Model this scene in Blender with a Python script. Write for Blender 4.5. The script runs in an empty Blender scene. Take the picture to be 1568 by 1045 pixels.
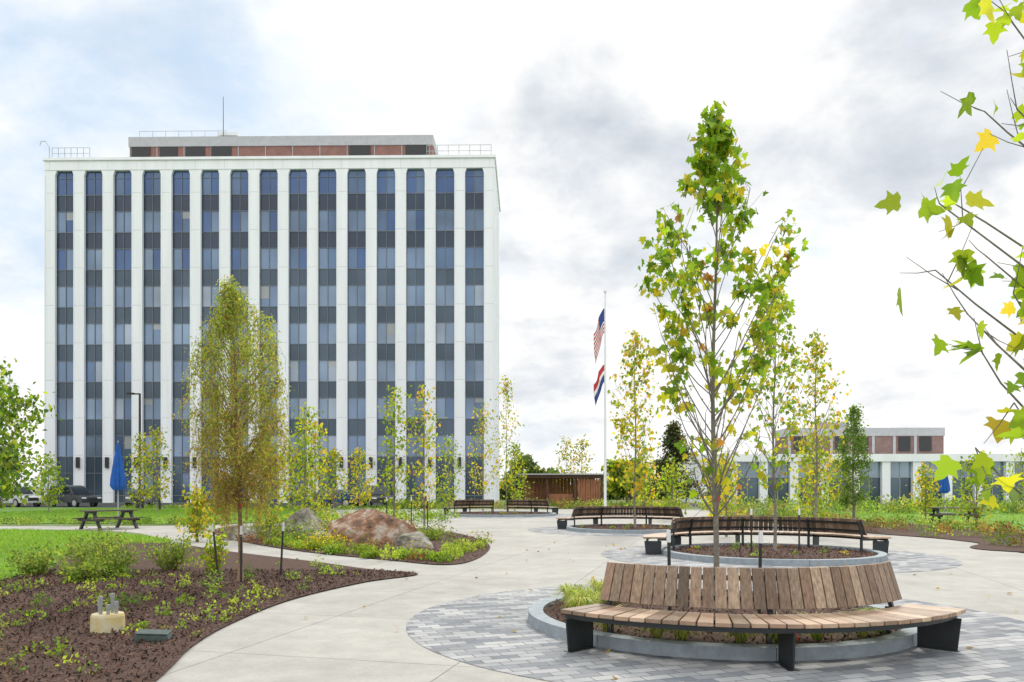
import bpy, math, numpy as np
from mathutils import Vector
R=np.random.RandomState
scene=bpy.context.scene
rad=math.radians
# ------------------------------------------------------------------ helpers
def link(o,parent=None):
    scene.collection.objects.link(o)
    if parent: o.parent=parent
    return o
def empty(name,loc=(0,0,0),rz=0):
    e=bpy.data.objects.new(name,None); e.location=loc; e.rotation_euler=(0,0,rz); e.empty_display_size=.3
    return link(e)
def mat(name,col,rough=.7,var=.15,scale=3,bump=0,bscale=None,metal=0,spec=.5,attr=False,stretch=(1,1,1),col2=None,detail=6):
    m=bpy.data.materials.new(name); m.use_nodes=True; nt=m.node_tree; n=nt.nodes; l=nt.links
    b=n['Principled BSDF']; b.inputs['Roughness'].default_value=rough; b.inputs['Metallic'].default_value=metal
    b.inputs['Specular IOR Level'].default_value=spec
    tc=n.new('ShaderNodeTexCoord'); mp=n.new('ShaderNodeMapping'); mp.inputs['Scale'].default_value=stretch
    l.new(tc.outputs['Object'],mp.inputs[0])
    no=n.new('ShaderNodeTexNoise'); no.inputs['Scale'].default_value=scale; no.inputs['Detail'].default_value=detail; no.inputs['Roughness'].default_value=.65
    l.new(mp.outputs[0],no.inputs['Vector'])
    rp=n.new('ShaderNodeValToRGB'); rp.color_ramp.elements[0].position=.3; rp.color_ramp.elements[1].position=.7
    if col2 is None:
        c0=[c*(1-var) for c in col]; c1=[min(1,c*(1+var)) for c in col]
    else: c0=col; c1=col2
    rp.color_ramp.elements[0].color=(*c0,1); rp.color_ramp.elements[1].color=(*c1,1)
    l.new(no.outputs[0],rp.inputs[0]); out=rp.outputs[0]
    if attr:
        at=n.new('ShaderNodeAttribute'); at.attribute_name='Col'
        mx=n.new('ShaderNodeMix'); mx.data_type='RGBA'; mx.blend_type='MULTIPLY'; mx.inputs[0].default_value=1
        l.new(out,mx.inputs[6]); l.new(at.outputs['Color'],mx.inputs[7]); out=mx.outputs[2]
    l.new(out,b.inputs['Base Color'])
    if bump:
        n2=n.new('ShaderNodeTexNoise'); n2.inputs['Scale'].default_value=bscale or scale*6; n2.inputs['Detail'].default_value=5
        l.new(mp.outputs[0],n2.inputs['Vector'])
        bp=n.new('ShaderNodeBump'); bp.inputs['Strength'].default_value=bump; bp.inputs['Distance'].default_value=.02
        l.new(n2.outputs[0],bp.inputs['Height']); l.new(bp.outputs[0],b.inputs['Normal'])
    return m
def leafmat(name,trans=.5):
    m=bpy.data.materials.new(name); m.use_nodes=True; nt=m.node_tree; n=nt.nodes; l=nt.links
    n.remove(n['Principled BSDF']); out=n['Material Output']
    at=n.new('ShaderNodeAttribute'); at.attribute_name='Col'
    d=n.new('ShaderNodeBsdfPrincipled'); d.inputs['Roughness'].default_value=.5; d.inputs['Specular IOR Level'].default_value=.3
    t=n.new('ShaderNodeBsdfTranslucent'); mx=n.new('ShaderNodeMixShader'); mx.inputs[0].default_value=trans
    g=n.new('ShaderNodeMix'); g.data_type='RGBA'; g.blend_type='MULTIPLY'; g.inputs[0].default_value=1; g.inputs[7].default_value=(1.9,1.8,.9,1)
    l.new(at.outputs['Color'],d.inputs['Base Color']); l.new(at.outputs['Color'],g.inputs[6]); l.new(g.outputs[2],t.inputs['Color'])
    l.new(d.outputs[0],mx.inputs[1]); l.new(t.outputs[0],mx.inputs[2]); l.new(mx.outputs[0],out.inputs['Surface'])
    return m
class MB:
    def __init__(s): s.v=[];s.f=[];s.m=[];s.c=[];s.cc=(1,1,1)
    def add(s,vs,fs,m=0):
        o=len(s.v); s.v+= [tuple(p) for p in vs]; s.c+=[s.cc]*len(vs)
        for f in fs: s.f.append([i+o for i in f]); s.m.append(m)
    def hexa(s,p,m=0):
        s.add(p,[(0,3,2,1),(4,5,6,7),(0,1,5,4),(1,2,6,5),(2,3,7,6),(3,0,4,7)],m)
    def box(s,x0,x1,y0,y1,z0,z1,m=0):
        s.hexa([(x0,y0,z0),(x1,y0,z0),(x1,y1,z0),(x0,y1,z0),(x0,y0,z1),(x1,y0,z1),(x1,y1,z1),(x0,y1,z1)],m)
    def prism(s,prof,y0,y1,m=0):
        n=len(prof); v=[(a,y0,b) for a,b in prof]+[(a,y1,b) for a,b in prof]
        s.add(v,[tuple(range(n)),tuple(range(2*n-1,n-1,-1))]+[(i,i+n,(i+1)%n+n,(i+1)%n) for i in range(n)],m)
    def tube(s,pts,rs,k=6,m=0,cap=True):
        pts=[np.array(p,float) for p in pts]; n=len(pts); vs=[]
        for i in range(n):
            t=pts[min(i+1,n-1)]-pts[max(i-1,0)]; t/= (np.linalg.norm(t)+1e-9)
            a=np.cross(t,(0.13,1,0.07) if abs(t[1])<.9 else (1,0,0)); a/=np.linalg.norm(a); b=np.cross(t,a)
            for j in range(k):
                q=2*math.pi*j/k; vs.append(pts[i]+rs[i]*(math.cos(q)*a+math.sin(q)*b))
        fs=[(i*k+j,i*k+(j+1)%k,(i+1)*k+(j+1)%k,(i+1)*k+j) for i in range(n-1) for j in range(k)]
        if cap: fs+= [tuple(range(k)),tuple(range(n*k-1,(n-1)*k-1,-1))]
        s.add(vs,fs,m)
    def obj(s,name,mats,parent=None,loc=(0,0,0),rz=0,smooth=False,bevel=0):
        me=bpy.data.meshes.new(name); me.from_pydata(s.v,[],s.f); 
        for m in mats: me.materials.append(m)
        me.polygons.foreach_set('material_index',s.m)
        if smooth: me.polygons.foreach_set('use_smooth',[True]*len(s.f))
        a=me.color_attributes.new('Col','FLOAT_COLOR','POINT')
        a.data.foreach_set('color',np.array([(*c,1) for c in s.c],dtype=np.float32).ravel())
        me.update(); o=bpy.data.objects.new(name,me); o.location=loc; o.rotation_euler=(0,0,rz)
        if bevel:
            b=o.modifiers.new('b','BEVEL'); b.width=bevel; b.segments=2; b.limit_method='ANGLE'
        return link(o,parent)
DIA=np.array([(0,0,0),(.33,.42,.1),(0,1,-.08),(-.33,.42,.1)])
NAR=np.array([(0,0,0),(.17,.4,.05),(0,1,-.1),(-.17,.4,.05)])
mh=[(.22,-.06),(.5,.1),(.36,.27),(.64,.56),(.4,.52),(.24,.58),(.2,.8)]
MAP=[(0,0)]+mh+[(0,1.05)]+[(-a,b) for a,b in mh[::-1]]
MAP=np.array([(a,b-.0,.22*abs(a)-.18*b*b) for a,b in MAP])
BLD=np.array([(-.04,0,0),(.04,0,0),(.0,1,.1)])
CHIP=np.array([(-.2,0,0),(.2,.05,0),(.15,1,0.05),(-.22,.9,0)])
def leaves(name,C,S,cols,shape,m,parent=None,seed=0,bias=(0,0,-.3),nb=(0,0,.0),loc=(0,0,0)):
    rg=R(seed+77); C=np.asarray(C,float); N=len(C); k=len(shape); cols=np.asarray(cols)
    if m is M_leaf: cols=np.minimum(cols*1.5,.75)
    t=rg.normal(size=(N,3))*.6+np.array(bias); t/=np.linalg.norm(t,axis=1)[:,None]+1e-9
    q=rg.normal(size=(N,3))+np.array(nb); b=np.cross(t,q); b/=np.linalg.norm(b,axis=1)[:,None]+1e-9
    nn=np.cross(b,t); nn*=np.where(nn[:,2:3]<0,-1,1)
    S=np.asarray(S)[:,None,None]
    V=C[:,None,:]+S*(shape[None,:,0:1]*b[:,None,:]+shape[None,:,1:2]*t[:,None,:]+shape[None,:,2:3]*nn[:,None,:])
    me=bpy.data.meshes.new(name); me.vertices.add(N*k); me.vertices.foreach_set('co',V.astype(np.float32).ravel())
    me.loops.add(N*k); me.loops.foreach_set('vertex_index',np.arange(N*k,dtype=np.int32))
    me.polygons.add(N); me.polygons.foreach_set('loop_start',np.arange(0,N*k,k,dtype=np.int32))
    a=me.color_attributes.new('Col','FLOAT_COLOR','POINT')
    cc=np.concatenate([cols,np.ones((N,1))],1); a.data.foreach_set('color',np.repeat(cc,k,axis=0).astype(np.float32).ravel())
    me.materials.append(m); me.update(calc_edges=True); me.validate()
    o=bpy.data.objects.new(name,me); o.location=loc
    return link(o,parent)
def pick(pal,N,rg,var=.3,w=None):
    pal=np.array(pal); i=rg.choice(len(pal),N,p=w)
    return pal[i]*(1+var*rg.uniform(-1,1,(N,1)))
# ------------------------------------------------------------------ materials
M_bark=mat('bark_grey',(.2,.18,.15),.9,.35,20,.5)
M_barkb=mat('bark_brown',(.24,.15,.09),.9,.35,20,.5)
M_leaf=leafmat('leaf'); M_grassb=leafmat('grass_blade',.4)
M_mulch=mat('mulch',(.04,.02,.014),.95,.4,14,1,60,col2=(.10,.05,.033))
M_chip=mat('mulch_chip',(1,1,1),.9,.2,30,attr=True)
M_kerb=mat('kerb_stone',(.25,.29,.32),.75,.2,8,.2,60)
M_steel=mat('dark_steel',(.035,.04,.045),.45,.2,6,metal=.5)
M_black=mat('black_metal',(.02,.02,.022),.5,.2,6)
M_white=mat('white_precast',(.80,.82,.87),.7,.07,.5,.05,8,stretch=(1.5,1.5,.12))
M_whitem=mat('white_metal',(.7,.72,.74),.4,.05,3)
M_grey=mat('grey_metal',(.36,.37,.38),.5,.1,2)
M_brick=mat('brick_red',(.22,.115,.095),.9,.2,1.5,.1)
M_brickm=mat('brick_muted',(.2,.13,.115),.9,.2,1.5,.1)
M_asph=mat('asphalt',(.05,.05,.052),.9,.2,3,.3)
M_wood=mat('bench_wood',(.42,.42,.42),.5,.35,6,.15,30,attr=True,stretch=(8,8,.7),col2=(1.2,1.2,1.2),spec=.4)
M_woods=mat('seat_wood',(.7,.7,.7),.42,.25,9,.1,30,attr=True,col2=(1.1,1.1,1.1))
M_blue=mat('umbrella_canvas',(.015,.11,.42),.8,.2,5)
M_tie=mat('red_tie',(.5,.03,.03),.6)
def glass(name,c,rough=.12,metal=.35):
    return mat(name,c,rough,.3,.15,metal=metal,spec=.6,detail=2)
def mulnode(n,l,a,b):
    x=n.new('ShaderNodeMix'); x.data_type='RGBA'; x.blend_type='MULTIPLY'; x.inputs[0].default_value=1; l.new(a,x.inputs[6]); l.new(b,x.inputs[7]); return x.outputs[2]
def concrete():
    m=mat('plaza_concrete',(.33,.32,.295),.85,.1,.6,.12,90,col2=(.42,.41,.38)); nt=m.node_tree;n=nt.nodes;l=nt.links
    b=n['Principled BSDF']; src=b.inputs['Base Color'].links[0].from_socket
    tc=n.new('ShaderNodeTexCoord'); mp=n.new('ShaderNodeMapping'); mp.inputs['Rotation'].default_value=(0,0,.25); l.new(tc.outputs['Object'],mp.inputs[0])
    br=n.new('ShaderNodeTexBrick'); br.offset=0; br.inputs['Scale'].default_value=1; br.inputs['Brick Width'].default_value=2.4; br.inputs['Row Height'].default_value=2.4
    br.inputs['Mortar Size'].default_value=.009; br.inputs['Mortar Smooth'].default_value=.2
    br.inputs['Color1'].default_value=(1,1,1,1); br.inputs['Color2'].default_value=(.92,.92,.92,1); br.inputs['Mortar'].default_value=(.5,.5,.5,1)
    l.new(mp.outputs[0],br.inputs[0])
    o=mulnode(n,l,src,br.outputs[0])
    for sc,a,c in ((55,.86,1.08),(2.2,.86,1.1)):
        sp=n.new('ShaderNodeTexNoise'); sp.inputs['Scale'].default_value=sc; sp.inputs['Detail'].default_value=5; sp.inputs['Roughness'].default_value=.7; l.new(tc.outputs['Object'],sp.inputs[0])
        mr=n.new('ShaderNodeMapRange'); mr.inputs[1].default_value=.3; mr.inputs[2].default_value=.7; mr.inputs[3].default_value=a; mr.inputs[4].default_value=c; l.new(sp.outputs[0],mr.inputs[0])
        o=mulnode(n,l,o,mr.outputs[0])
    l.new(o,b.inputs['Base Color'])
    return m
M_conc=concrete()
def pavers():
    m=mat('pavers',(.85,.85,.85),.8,.18,2.5,.1,80); nt=m.node_tree;n=nt.nodes;l=nt.links; b=n['Principled BSDF']; src=b.inputs['Base Color'].links[0].from_socket
    tc=n.new('ShaderNodeTexCoord'); mp=n.new('ShaderNodeMapping'); mp.inputs['Rotation'].default_value=(0,0,-.35); l.new(tc.outputs['Object'],mp.inputs[0])
    br=n.new('ShaderNodeTexBrick'); br.inputs['Scale'].default_value=1; br.inputs['Brick Width'].default_value=.28; br.inputs['Row Height'].default_value=.14
    br.inputs['Mortar Size'].default_value=.006; br.inputs['Bias'].default_value=0
    br.inputs['Color1'].default_value=(.15,.17,.20,1); br.inputs['Color2'].default_value=(.44,.445,.45,1); br.inputs['Mortar'].default_value=(.11,.11,.11,1)
    l.new(mp.outputs[0],br.inputs[0]); l.new(mulnode(n,l,src,br.outputs[0]),b.inputs['Base Color'])
    return m
M_pav=pavers()
M_grass=mat('grass',(.09,.19,.025),.95,.3,1.2,.8,40,col2=(.17,.32,.04))
M_ground=mat('ground_grass',(.09,.14,.035),.95,.3,.3,.5,20,col2=(.14,.2,.06))
# ------------------------------------------------------------------ ground sheets
def spline(p,n=8):
    p=[np.array(q,float) for q in p]; N=len(p); o=[]
    for i in range(N):
        a,b,c,d=p[i-1],p[i],p[(i+1)%N],p[(i+2)%N]
        for k in range(n):
            t=k/n; o.append(.5*((2*b)+(-a+c)*t+(2*a-5*b+4*c-d)*t*t+(-a+3*b-3*c+d)*t**3))
    return o
def sheet(name,p,z,m,smooth=True):
    q=spline(p) if smooth else p
    b=MB(); b.add([(a[0],a[1],z) for a in q],[tuple(range(len(q)))]); o=b.obj(name,[m])
    if o.data.polygons[0].normal.z<0: o.data.flip_normals()
    return np.array([(a[0],a[1]) for a in q])
def circ(cx,cy,r,n=72): return [(cx+r*math.cos(2*math.pi*i/n),cy+r*math.sin(2*math.pi*i/n)) for i in range(n)]
def inside(P,poly):
    x,y=P[:,0],P[:,1]; c=np.zeros(len(P),bool); n=len(poly)
    for i in range(n):
        x1,y1=poly[i];x2,y2=poly[i-1]
        k=((y1>y)!=(y2>y)); 
        with np.errstate(divide='ignore',invalid='ignore'): xx=(x2-x1)*(y-y1)/(y2-y1+1e-12)+x1
        c^=k&(x<xx)
    return c
def scat(poly,N,rg,lim=None):
    lo=poly.min(0);hi=poly.max(0)
    if lim: lo=np.maximum(lo,lim[0]);hi=np.minimum(hi,lim[1])
    P=rg.uniform(lo,hi,(N*4,2)); P=P[inside(P,poly)]; return P[:N]
sheet('ground',[(-1500,-300),(1500,-300),(1500,2500),(-1500,2500)],0,M_ground,False)
sheet('parking_lot',[(-90,64),(18,64),(18,81),(-90,81)],.004,M_asph,False)
sheet('plaza_pavement',[(-40,33.8),(-21.9,34.1),(-15.4,34.3),(-12.2,36),(-9,42),(-12,58),(14,58),(12,45),(12,33),(12.9,28.6),(13.7,26),(13.8,23.8),(12.9,20.3),(13,14),(14,-6),(-7,-6),(-8,3),(-8,10),(-10,21),(-14,29.5),(-22,31.5),(-40,31)],.008,M_conc)
bed=sheet('mulch_bed',[(-1.6,-4),(-2.45,3),(-3.08,7),(-3.36,8.5),(-3.43,10),(-3.25,12),(-2.57,14.1),(-1.8,15.4),(-2.95,16.3),(-4.42,17.9),(-6.1,19.5),(-7.5,20.9),(-10,23.5),(-12.2,24),(-11.1,19.9),(-9.3,16),(-9.6,13.8),(-14,12),(-16,3),(-14,-4)],.03,M_mulch)
lawn=sheet('lawn',[(-9.3,15.0),(-9.6,13.6),(-14,12),(-30,14),(-40,30),(-22,31.2),(-16.9,30.3),(-13.2,27.9),(-10.3,24.4),(-11.2,22)],.022,M_grass)
isl=sheet('mulch_island',[(-9.9,27.2),(-7.2,23),(-5,20.3),(-2.7,18.2),(-1.45,17.2),(-.85,18.4),(-.6,22),(-1,25.2),(-1.95,28.6),(-3.8,32.2),(-6.9,34.5),(-10.3,34.5),(-11.6,31.5)],.03,M_mulch)
lawn2=sheet('lawn.001',[(-60,36.5),(-21.9,36.5),(-15.4,36),(-12.5,37),(-11,42),(-13.5,56),(-20,62),(-60,62)],.022,M_grass)
rbed=sheet('mulch_bed.001',[(12.9,20.6),(13.8,23.8),(13.7,26.1),(12.9,28.6),(12.2,33),(12.2,45),(16,45),(18,34),(21,29),(30,24),(40,20),(40,12),(22,15)],.03,M_mulch)
rlawn=sheet('lawn.002',[(16.2,45),(18,34.5),(21,29.5),(30,24.5),(40,21),(70,25),(70,52),(30,54),(17,52)],.022,M_grass)
# ------------------------------------------------------------------ planters + benches
WP=[(.28,.18,.12),(.23,.15,.10),(.33,.225,.15),(.18,.12,.08),(.36,.26,.18),(.26,.18,.125)]
def planter(cx,cy,r,seed):
    sheet('paver_ring',circ(cx,cy,r+1.5),.013,M_pav,False)
    e=empty('round_planter',(cx,cy,0)); b=MB(); n=96; w=.19;h=.14
    for i in range(n):
        a=2*math.pi*i/n; c=2*math.pi*(i+1)/n
        if i%12==0: a+=.004
        def P(rr,t,z): return (rr*math.cos(t),rr*math.sin(t),z)
        b.hexa([P(r-w,a,.0),P(r,a,.0),P(r,c,.0),P(r-w,c,.0),P(r-w,a,h),P(r-.008,a,h),P(r-.008,c,h),P(r-w,c,h)])
    b.obj('kerb',[M_kerb],e)
    b=MB(); rg=R(seed); n=48; rr=[0,.4,.8,1.2,1.6,2,r-w]; V=[(0,0,.13)];F=[]
    for k in rr[1:]:
        for i in range(n): V.append((k*math.cos(i*2*math.pi/n),k*math.sin(i*2*math.pi/n),.07+.06*(1-(k/r)**2)+rg.uniform(-.01,.01)))
    for i in range(n): F.append((0,1+i,1+(i+1)%n))
    for j in range(len(rr)-2):
        for i in range(n): F.append((1+j*n+i,1+(j+1)*n+i,1+(j+1)*n+(i+1)%n,1+j*n+(i+1)%n))
    b.add(V,F); b.obj('mulch',[M_mulch],e,smooth=True)
    N=3500; q=rg.uniform(0,2*math.pi,N); d=(r-w)*np.sqrt(rg.uniform(0,1,N))
    leaves('mulch_chips',np.stack([d*np.cos(q),d*np.sin(q),.1+.05*(1-(d/r)**2)],1),rg.uniform(.02,.06,N),pick([(.12,.06,.04),(.06,.03,.02),(.18,.1,.07)],N,rg),CHIP,M_chip,e,seed,bias=(0,0,0.05),nb=(0,0,2))
def bench(cx,cy,R0,a0,a1,seed,step=.14,legs=3,name='curved_bench'):
    e=empty(name,(cx,cy,0)); rg=R(seed); a0=rad(a0);a1=rad(a1)
    rb=R0-.14; ri=R0-.1; ro=R0+.47
    def P(r,a,z): return (r*math.cos(a),r*math.sin(a),z)
    seat=MB();back=MB()
    n=max(6,int((a1-a0)*(R0+.1)/step)); da=(a1-a0)/n; g=.007/R0
    for i in range(n):
        s=a0+i*da+g; t=s+da-2*g; c=WP[rg.randint(6)]; k=rg.uniform(.9,1.15)*1.3; seat.cc=tuple(x*k for x in c)
        z=.45+rg.uniform(-.002,.002)
        seat.hexa([P(ri,s,z-.04),P(ro,s,z-.04),P(ro,t,z-.04),P(ri,t,z-.04),P(ri,s,z),P(ro,s,z),P(ro,t,z),P(ri,t,z)])
        c=WP[rg.randint(6)]; k=rg.uniform(.7,1.2); back.cc=tuple(x*k for x in c)
        zb=.49; zt=.885+rg.uniform(-.003,.003); l=.12
        back.hexa([P(rb-.035,s,zb),P(rb,s,zb),P(rb,t,zb),P(rb-.035,t,zb),P(rb-.035-l,s,zt),P(rb-l,s,zt),P(rb-l,t,zt),P(rb-.035-l,t,zt)])
    seat.obj('seat',[M_woods],e,bevel=.004); back.obj('backrest',[M_wood],e,bevel=.004)
    fr=MB(); m=n
    for (r0,r1) in ((R0+.06,R0+.11),(R0+.34,R0+.39)):
        for i in range(m):
            s=a0+i*da;t=s+da
            fr.hexa([P(r0,s,.35),P(r1,s,.35),P(r1,t,.35),P(r0,t,.35),P(r0,s,.408),P(r1,s,.408),P(r1,t,.408),P(r0,t,.408)])
    for zz,l in ((.58,.03),(.78,.09)):
        for i in range(m):
            s=a0+i*da;t=s+da; r0=rb-.075-l; r1=rb-.038-l
            fr.hexa([P(r0,s,zz-.025),P(r1,s,zz-.025),P(r1,t,zz-.025),P(r0,t,zz-.025),P(r0-.008,s,zz+.025),P(r1-.008,s,zz+.025),P(r1-.008,t,zz+.025),P(r0-.008,t,zz+.025)])
    for k in range(legs):
        a=a0+.02+(a1-a0-.04)*k/(legs-1); h=.008/R0
        fr.hexa([P(R0+.02,a-h,.0),P(R0+.40,a-h,.0),P(R0+.40,a+h,.0),P(R0+.02,a+h,.0),P(R0+.02,a-h,.35),P(R0+.44,a-h,.35),P(R0+.44,a+h,.35),P(R0+.02,a+h,.35)])
        h=.045/R0
        fr.hexa([P(R0+.02,a-h,.0),P(R0+.42,a-h,.0),P(R0+.42,a+h,.0),P(R0+.02,a+h,.0),P(R0+.02,a-h,.018),P(R0+.42,a-h,.018),P(R0+.42,a+h,.018),P(R0+.02,a+h,.018)])
        h=.03/R0
        fr.hexa([P(R0-.3,a-h,.36),P(R0+.05,a-h,.36),P(R0+.05,a+h,.36),P(R0-.3,a+h,.36),P(R0-.3,a-h,.405),P(R0+.05,a-h,.405),P(R0+.05,a+h,.405),P(R0-.3,a+h,.405)])
        fr.hexa([P(rb-.12,a-h,.405),P(rb-.08,a-h,.405),P(rb-.08,a+h,.405),P(rb-.12,a+h,.405),P(rb-.24,a-h,.84),P(rb-.2,a-h,.84),P(rb-.2,a+h,.84),P(rb-.24,a+h,.84)])
        fr.hexa([P(R0-.3,a-h,.08),P(R0-.25,a-h,.08),P(R0-.25,a+h,.08),P(R0-.3,a+h,.08),P(R0-.3,a-h,.36),P(R0-.25,a-h,.36),P(R0-.25,a+h,.36),P(R0-.3,a+h,.36)])
    fr.obj('steel_frame',[M_steel],e)
C1=(2.55,10.1);C2=(6.3,19.6);C3=(4.5,31);C4=(-.6,47)
planter(*C1,2.35,1); bench(*C1,2.35,-137,-42,5)
planter(*C2,2.6,2); bench(*C2,2.6,4,176,6,legs=5)
planter(*C3,2.4,3); bench(*C3,2.4,10,165,7,legs=4)
planter(*C4,3.2,4); bench(*C4,3.2,20,85,8); bench(*C4,3.2,100,165,9)
# ------------------------------------------------------------------ tower
def tower():
    L=np.array((-48.3,83.0)); Rr=np.array((-1.78,82.2)); W=float(np.linalg.norm(Rr-L)); ang=math.atan2(Rr[1]-L[1],Rr[0]-L[0])
    e=empty('office_tower',(L[0],L[1],0),ang); n=15; pw=1.1; pit=(W-pw)/n; H=34.3; dep=16
    w=MB(); rg=R(3)
    for i in range(n+1):
        u=i*pit; w.box(u,u+pw,0,.447,0,H)
        w.box(u+.0,u+.1,-.05,-.002,0,H-.5); w.box(u+pw-.1,u+pw,-.05,-.002,0,H-.5)
        if i<n: w.prism([(u+pw,H),(u+pw,H-.45),(u+pw+.16,H)],.003,.33)
        if i>0: w.prism([(u,H),(u-.16,H),(u,H-.45)],.003,.33)
    w.box(0,W,-.02,.9,H,H+1.0); w.box(-.12,W+.12,-.14,dep+.1,H+1.0,H+1.3)
    w.box(.02,W-.02,.45,dep,0,H+.98)
    for i in range(4): 
        v=.46+i*3.6; w.box(W-.018,W+.06,v,v+1.1,0,H)
    w.obj('walls',[M_white],e)
    j=MB()
    for i in range(n+1):
        for k in range(9):
            z=H-3.87*(k+.6); j.box(i*pit+.1,i*pit+pw-.1,-.006,-.002,z,z+.03)
        j.box(i*pit+pw/2-.01,i*pit+pw/2+.01,-.026,-.022,H+.1,H+1.0)
    j.box(0,W,-.026,-.022,H+.02,H+.06); j.box(-.1,W+.1,-.145,-.141,H+1.0,H+1.04)
    j.obj('panel_joints',[mat('joint_grey',(.48,.49,.5),.8)],e)
    gm=[glass('window_glass_a',(.14,.20,.30)),glass('window_glass_b',(.18,.245,.34)),glass('window_glass_c',(.095,.15,.25)),glass('window_glass_d',(.26,.31,.38)),
        glass('spandrel_a',(.045,.072,.105),.25,.25),glass('spandrel_b',(.06,.09,.13),.25,.25),glass('window_glass_top_reflect',(.06,.11,.24),.1,.3),
        glass('spandrel_top_reflect',(.025,.042,.075),.2,.2),glass('blind_glass',(.32,.34,.36),.3,.1)]  # upper rows get darker glass: a reflection gradient put into the colour
    g=MB(); f=MB()
    for i in range(n):
        u0=i*pit+pw; u1=(i+1)*pit; um=(u0+u1)/2
        for k in range(9):
            zt=34.0-3.87*k; zm=zt-2.15; zb=zt-3.87
            if k==0: zt=H
            if k==8: zm=zt-2.3; zb=0
            for a,b in ((u0,um),(um,u1)):
                if k==0: m=rg.choice([6,2,6,6])
                elif k==8: m=rg.choice([4,2,4])
                else: m=rg.choice([0,1,3,2],p=[.38,.42,.10,.10]) if k>2 else rg.choice([6,0,1,2],p=[.15,.5,.1,.25])  # darker tones higher up, lighter below: painted reflection by row
                tl=rg.uniform(-.008,.008); bz=zt
                if 0<k<8 and rg.rand()<.08:
                    bz=zt-rg.uniform(.4,1.4); g.add([(a,.35,bz),(b,.35,bz),(b,.35,zt),(a,.35,zt)],[(0,1,2,3)],8)
                g.add([(a,.35,zm),(b,.35+tl,zm),(b,.35+tl,bz),(a,.35,bz)],[(0,1,2,3)],int(m))
                g.add([(a,.35,zb),(b,.35,zb),(b,.35,zm),(a,.35,zm)],[(0,1,2,3)],int(rg.choice([4,4,5])) if k>1 else 7)
            f.box(u0,u1,.30,.338,zm-.04,zm+.04); f.box(u0,u1,.30,.338,max(zb,.02)-.015,max(zb,0)+.05)
            if k==0: f.box(u0,u1,.30,.338,34.0-.45,34.0-.4)
        f.box(um-.03,um+.03,.28,.299,0,H); f.box(u0,u0+.04,.28,.299,0,H); f.box(u1-.04,u1,.28,.299,0,H)
    g.obj('windows',gm,e); f.obj('window_frames',[mat('frame_grey',(.14,.16,.19),.5)],e)
    s=MB()
    for i in range(1,n): s.box(i*pit+.37,i*pit+.7,-.3,-.06,3.6,4.7)
    s.obj('wall_lamps',[M_black],e)
    p=MB(); v0=8.5; sc=91.3/1230.; u0=(196-784)*sc+48.3; u1=(661-784)*sc+48.3; zt=41.4
    p.box(u0,u1,v0,dep-1,H+1.3,zt-1.1,0)
    p.box(u0-.1,u1+.1,v0-.12,dep-.9,zt-1.1,zt,1)
    for a in np.arange(u0,u1-.2,3.1): p.box(a,a+.08,v0-.06,v0-.003,H+1.3,zt-1.11,1)
    for a,b in ((200,228),(243,270),(283,312),(322,353),(534,566),(620,655)):
        a=max((a-784)*sc+48.3,u0+.05); b=min((b-784)*sc+48.3,u1-.05)
        p.box(a,b,v0-.1,v0-.065,37.6,zt-1.15,2)
    for a,b in ((7,9),(13,15.5),(27,28)): p.box(a,b,10,12,zt,zt+.5,3)
    for a in (10.6,12.2,17.4): p.tube([(a,11,zt),(a,11,zt+.45),(a,11,zt+.65)],[.8,.75,.3],12,3)
    p.box(14.4,16.6,9.5,11,zt+.6,zt+1.0,3)
    p.tube([(15.1,9.2,zt),(15.1,9.2,46.3)],[.05,.03],6,2)
    p.obj('penthouse',[M_brick,M_grey,M_black,M_whitem],e)
    r=MB()
    for (a,b) in ((.4,u0-.3),(u1+.3,W-.4)):
        for z in (36.3,36.9): r.box(a,b,.6,.64,z,z+.04)
        for x in np.linspace(a,b,7): r.box(x,x+.05,.6,.64,35.6,36.9)
    for x in np.arange(u0+1,u0+11,1.5): r.box(x,x+.04,v0+.2,v0+.24,zt,zt+.8)
    r.box(u0+1,u0+11,v0+.2,v0+.24,zt+.76,zt+.8)
    r.tube([(.2,.5,35.6),(.2,.5,37),(-.1,.3,37.5),(-.5,.2,37.4),(-.6,.2,37)],[.04]*5,5)
    r.obj('roof_railing',[M_grey],e)
tower()
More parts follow.
